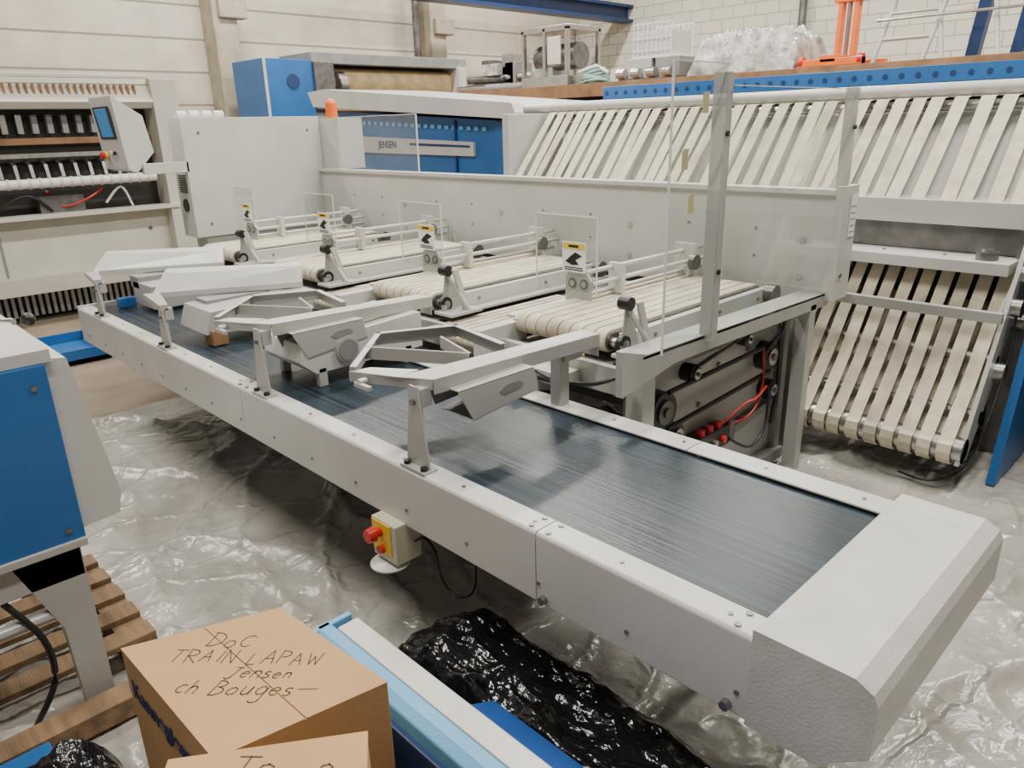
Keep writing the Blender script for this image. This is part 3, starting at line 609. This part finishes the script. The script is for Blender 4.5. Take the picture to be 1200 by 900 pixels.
# first carton is slightly racked out of square, like the used one in the photo
b=B('cardboard_box')
qA,qB,qC,qD=(-1.716,.342),(-1.585,.686),(-1.163,.718),(-1.232,.356)
mid=lambda p,q,t=.5:(p[0]+(q[0]-p[0])*t,p[1]+(q[1]-p[1])*t)
b.prism([qA,qB,qC,qD],'z',.137,.596,CARD)
b.prism([qA,mid(qA,qB,.496),mid(qD,qC,.496),qD],'z',.596,.600,CARD); b.prism([mid(qA,qB,.504),qB,qC,mid(qD,qC,.504)],'z',.596,.600,CARD)
c1=b.end(.003)
def arc(cx,cy,rx,ry,a0,a1,n=8): return [(cx+rx*math.cos(R(a0+(a1-a0)*i/n)),cy+ry*math.sin(R(a0+(a1-a0)*i/n))) for i in range(n+1)]
G={'D':[[(0,0),(.02,1)],[(-.08,1)]+arc(.05,.5,.6,.5,80,-80)+[(-.05,0)]],'o':[arc(.3,.32,.28,.3,80,450)],'C':[arc(.4,.5,.4,.5,50,310)],
'T':[[(-.05,1),(.65,1)],[(.3,1),(.28,0)]],'R':[[(0,0),(.02,1)],[(0,1)]+arc(.1,.75,.4,.24,80,-80)+[(.05,.5),(.55,0)]],'A':[[(-.02,0),(.3,1),(.6,0)],[(.1,.38),(.52,.4)]],
'I':[[(.15,0),(.15,1)]],'N':[[(0,0),(.03,1),(.5,.02),(.55,1)]],'L':[[(.02,1),(0,0),(.5,.03)]],'P':[[(0,0),(.02,1)],[(0,1)]+arc(.1,.74,.42,.26,80,-90)],
'W':[[(0,1),(.15,0),(.35,.7),(.55,0),(.75,1)]],'u':[[(0,.6)]+arc(.21,.22,.2,.22,180,350)+[(.44,.6),(.48,0)]],
'J':[[(.1,1),(.6,1)],[(.4,1),(.36,.1)]+arc(.15,.1,.2,.2,0,-150)],'e':[[(.05,.35),(.5,.38)]+arc(.28,.32,.24,.3,20,320)],'n':[[(0,.6),(.02,0)],[(.02,.4)]+arc(.24,.36,.2,.22,150,0)+[(.46,0)]],
's':[arc(.25,.45,.17,.15,40,230)+arc(.25,.16,.18,.15,60,-140)],'c':[arc(.28,.3,.25,.3,50,310)],'h':[[(0,1.05),(0,0)],[(.0,.4)]+arc(.22,.36,.2,.22,150,0)+[(.44,0)]],
'B':[[(0,0),(.02,1)],[(0,1)]+arc(.1,.77,.36,.22,80,-80)+arc(.1,.28,.46,.28,80,-80)+[(0,0)]],'g':[arc(.26,.32,.23,.27,30,390),[(.5,.55),(.48,-.3)]+arc(.25,-.3,.22,.18,0,-160)],
'-':[[(0,.4),(.9,.48)]],'p':[[(0,.6),(.0,-.4)],arc(.22,.32,.22,.26,170,-170)],'0':[arc(.35,.5,.32,.5,80,450)]}
def scribble(name,s,h,cx,cy,lz,ang,par,m,slant=.1,th=.0014,gap=.42):
    b=B(name); xw=0; L=[]
    for ch in s:
        if ch==' ': xw+=.6; continue
        w=max(p[0] for st in G[ch] for p in st); js=random.uniform(.85,1.18); jy=random.uniform(-.10,.10); jr=random.uniform(-.08,.08)
        for st in G[ch]: L.append([((xw+p[0]*js+p[1]*(slant+jr)),p[1]*js+jy) for p in st])
        xw+=w+gap*.6
    for st in L:
        pts=[((p[0]-xw/2)*h,(p[1]-.5)*h) for p in st]
        pts=[(cx+p[0]*math.cos(ang)-p[1]*math.sin(ang),cy+p[0]*math.sin(ang)+p[1]*math.cos(ang)) for p in pts]
        for p,q in zip(pts,pts[1:]):
            d=Vector((q[0]-p[0],q[1]-p[1])); 
            if d.length<1e-5: continue
            d.normalize(); n=Vector((-d[1],d[0]))*th; e=d*th*.6
            b.add([(p[0]+n[0]-e[0],p[1]+n[1]-e[1],lz),(q[0]+n[0]+e[0],q[1]+n[1]+e[1],lz),(q[0]-n[0]+e[0],q[1]-n[1]+e[1],lz),(p[0]-n[0]-e[0],p[1]-n[1]-e[1],lz)],[(0,1,2,3)],m)
    me=bpy.data.meshes.new(name); me.from_pydata(b.v,[],b.f); me.materials.append(m)
    o=bpy.data.objects.new(name,me); S.collection.objects.link(o); o.parent=par; return o
a=R(42)
for i,(s,sz,off,sl,sh) in enumerate((('DoC',.042,.058,.15,-.06),('TRAIN LAPAW',.042,.004,.1,.0),('Jensen',.034,-.046,.35,.05),('ch Bouges-',.040,-.096,.3,.035))):
    scribble('handwriting_%d'%(i+1),s,sz,-.022-off*math.sin(a)+sh*math.cos(a),.008+off*math.cos(a)+sh*math.sin(a),.4637,a,c1,INK,sl,gap=.45)
def tx(name,s,size,lx,ly,lz,rot,par,m,bold=0,shear=0,al='CENTER'):
    t=text(name,s,size,(0,0,0),rot,m,None,.0004,shear,bold,al); t.parent=par; t.location=(lx,ly,lz); return t
tx('box_print','Kannegiesser',.072,qA[0]-c1.location[0]+.03,qA[1]-c1.location[1]-.001,.345,(R(90),0,math.atan2(qD[1]-qA[1],qD[0]-qA[0])),c1,INKB,.0022,.1,'LEFT')
c2=carton(.33,.33,.613,(-.895,.296,.137),R(55))
scribble('handwriting_1','Top 0',.045,.03,.105,.6138,R(-12),c2,INK,.2)
b=B('blue_steel_cabinet')
b.box(-1.62,-.35,.76,.90,0,.40,DBLUE)
b.prism([(.755,.0),(.765,.0),(.775,.44),(.80,.455),(.835,.455),(.835,.44),(.80,.44)],'x',-1.63,-.35,LBLUE)
b.prism([(.835,.40),(.835,.458),(.90,.458),(.91,.40)],'x',-1.58,-.35,LGREY)
b.prism([(.905,.44),(.99,.40),(.99,.30),(.905,.30)],'x',-1.12,-.35,mat('deep_blue_panel',(.010,.06,.24),.35,0,.1))
b.box(-1.63,-1.61,.755,.90,0,.455,LBLUE); b.end(.004)
hfield('plastic_wrapped_bundle',-1.74,-.35,.995,1.40,.03,.20,BPLAST,.10,2.4,190,90,seed=4,power=.45,sy=1.8)
# ---------------------------------------------------------------- lights
def lamp(x,y,sx,sy,p,z=5.6):
    l=bpy.data.lights.new('ceiling_lamp','AREA'); l.shape='RECTANGLE'; l.size=sx; l.size_y=sy; l.energy=p; l.color=(1,.945,.86)
    o=bpy.data.objects.new('ceiling_lamp',l); o.location=(x,y,z); S.collection.objects.link(o)
for x in(-8.5,-4.5,-.5):
    for y,p in((.2,200),(4.8,300),(9.3,290)):
        lamp(x,y,.35,2.2,p)
W=bpy.data.worlds.new('world'); S.world=W; W.use_nodes=True
W.node_tree.nodes['Background'].inputs[0].default_value=(1,.96,.91,1); W.node_tree.nodes['Background'].inputs[1].default_value=.17
# ---------------------------------------------------------------- camera
cd=bpy.data.cameras.new('camera'); cam=bpy.data.objects.new('camera',cd); S.collection.objects.link(cam); S.camera=cam
r=Vector((.7002,.7139,-.0248)).normalized(); bk=Vector((.6799,-.6554,.3285)); bk=(bk-bk.dot(r)*r).normalized(); up=bk.cross(r)
M=Matrix((( r.x,up.x,bk.x,0),(r.y,up.y,bk.y,0),(r.z,up.z,bk.z,1.75),(0,0,0,1)))
cam.matrix_world=M; cd.sensor_width=36; cd.lens=874/1200*36; cd.clip_start=.02
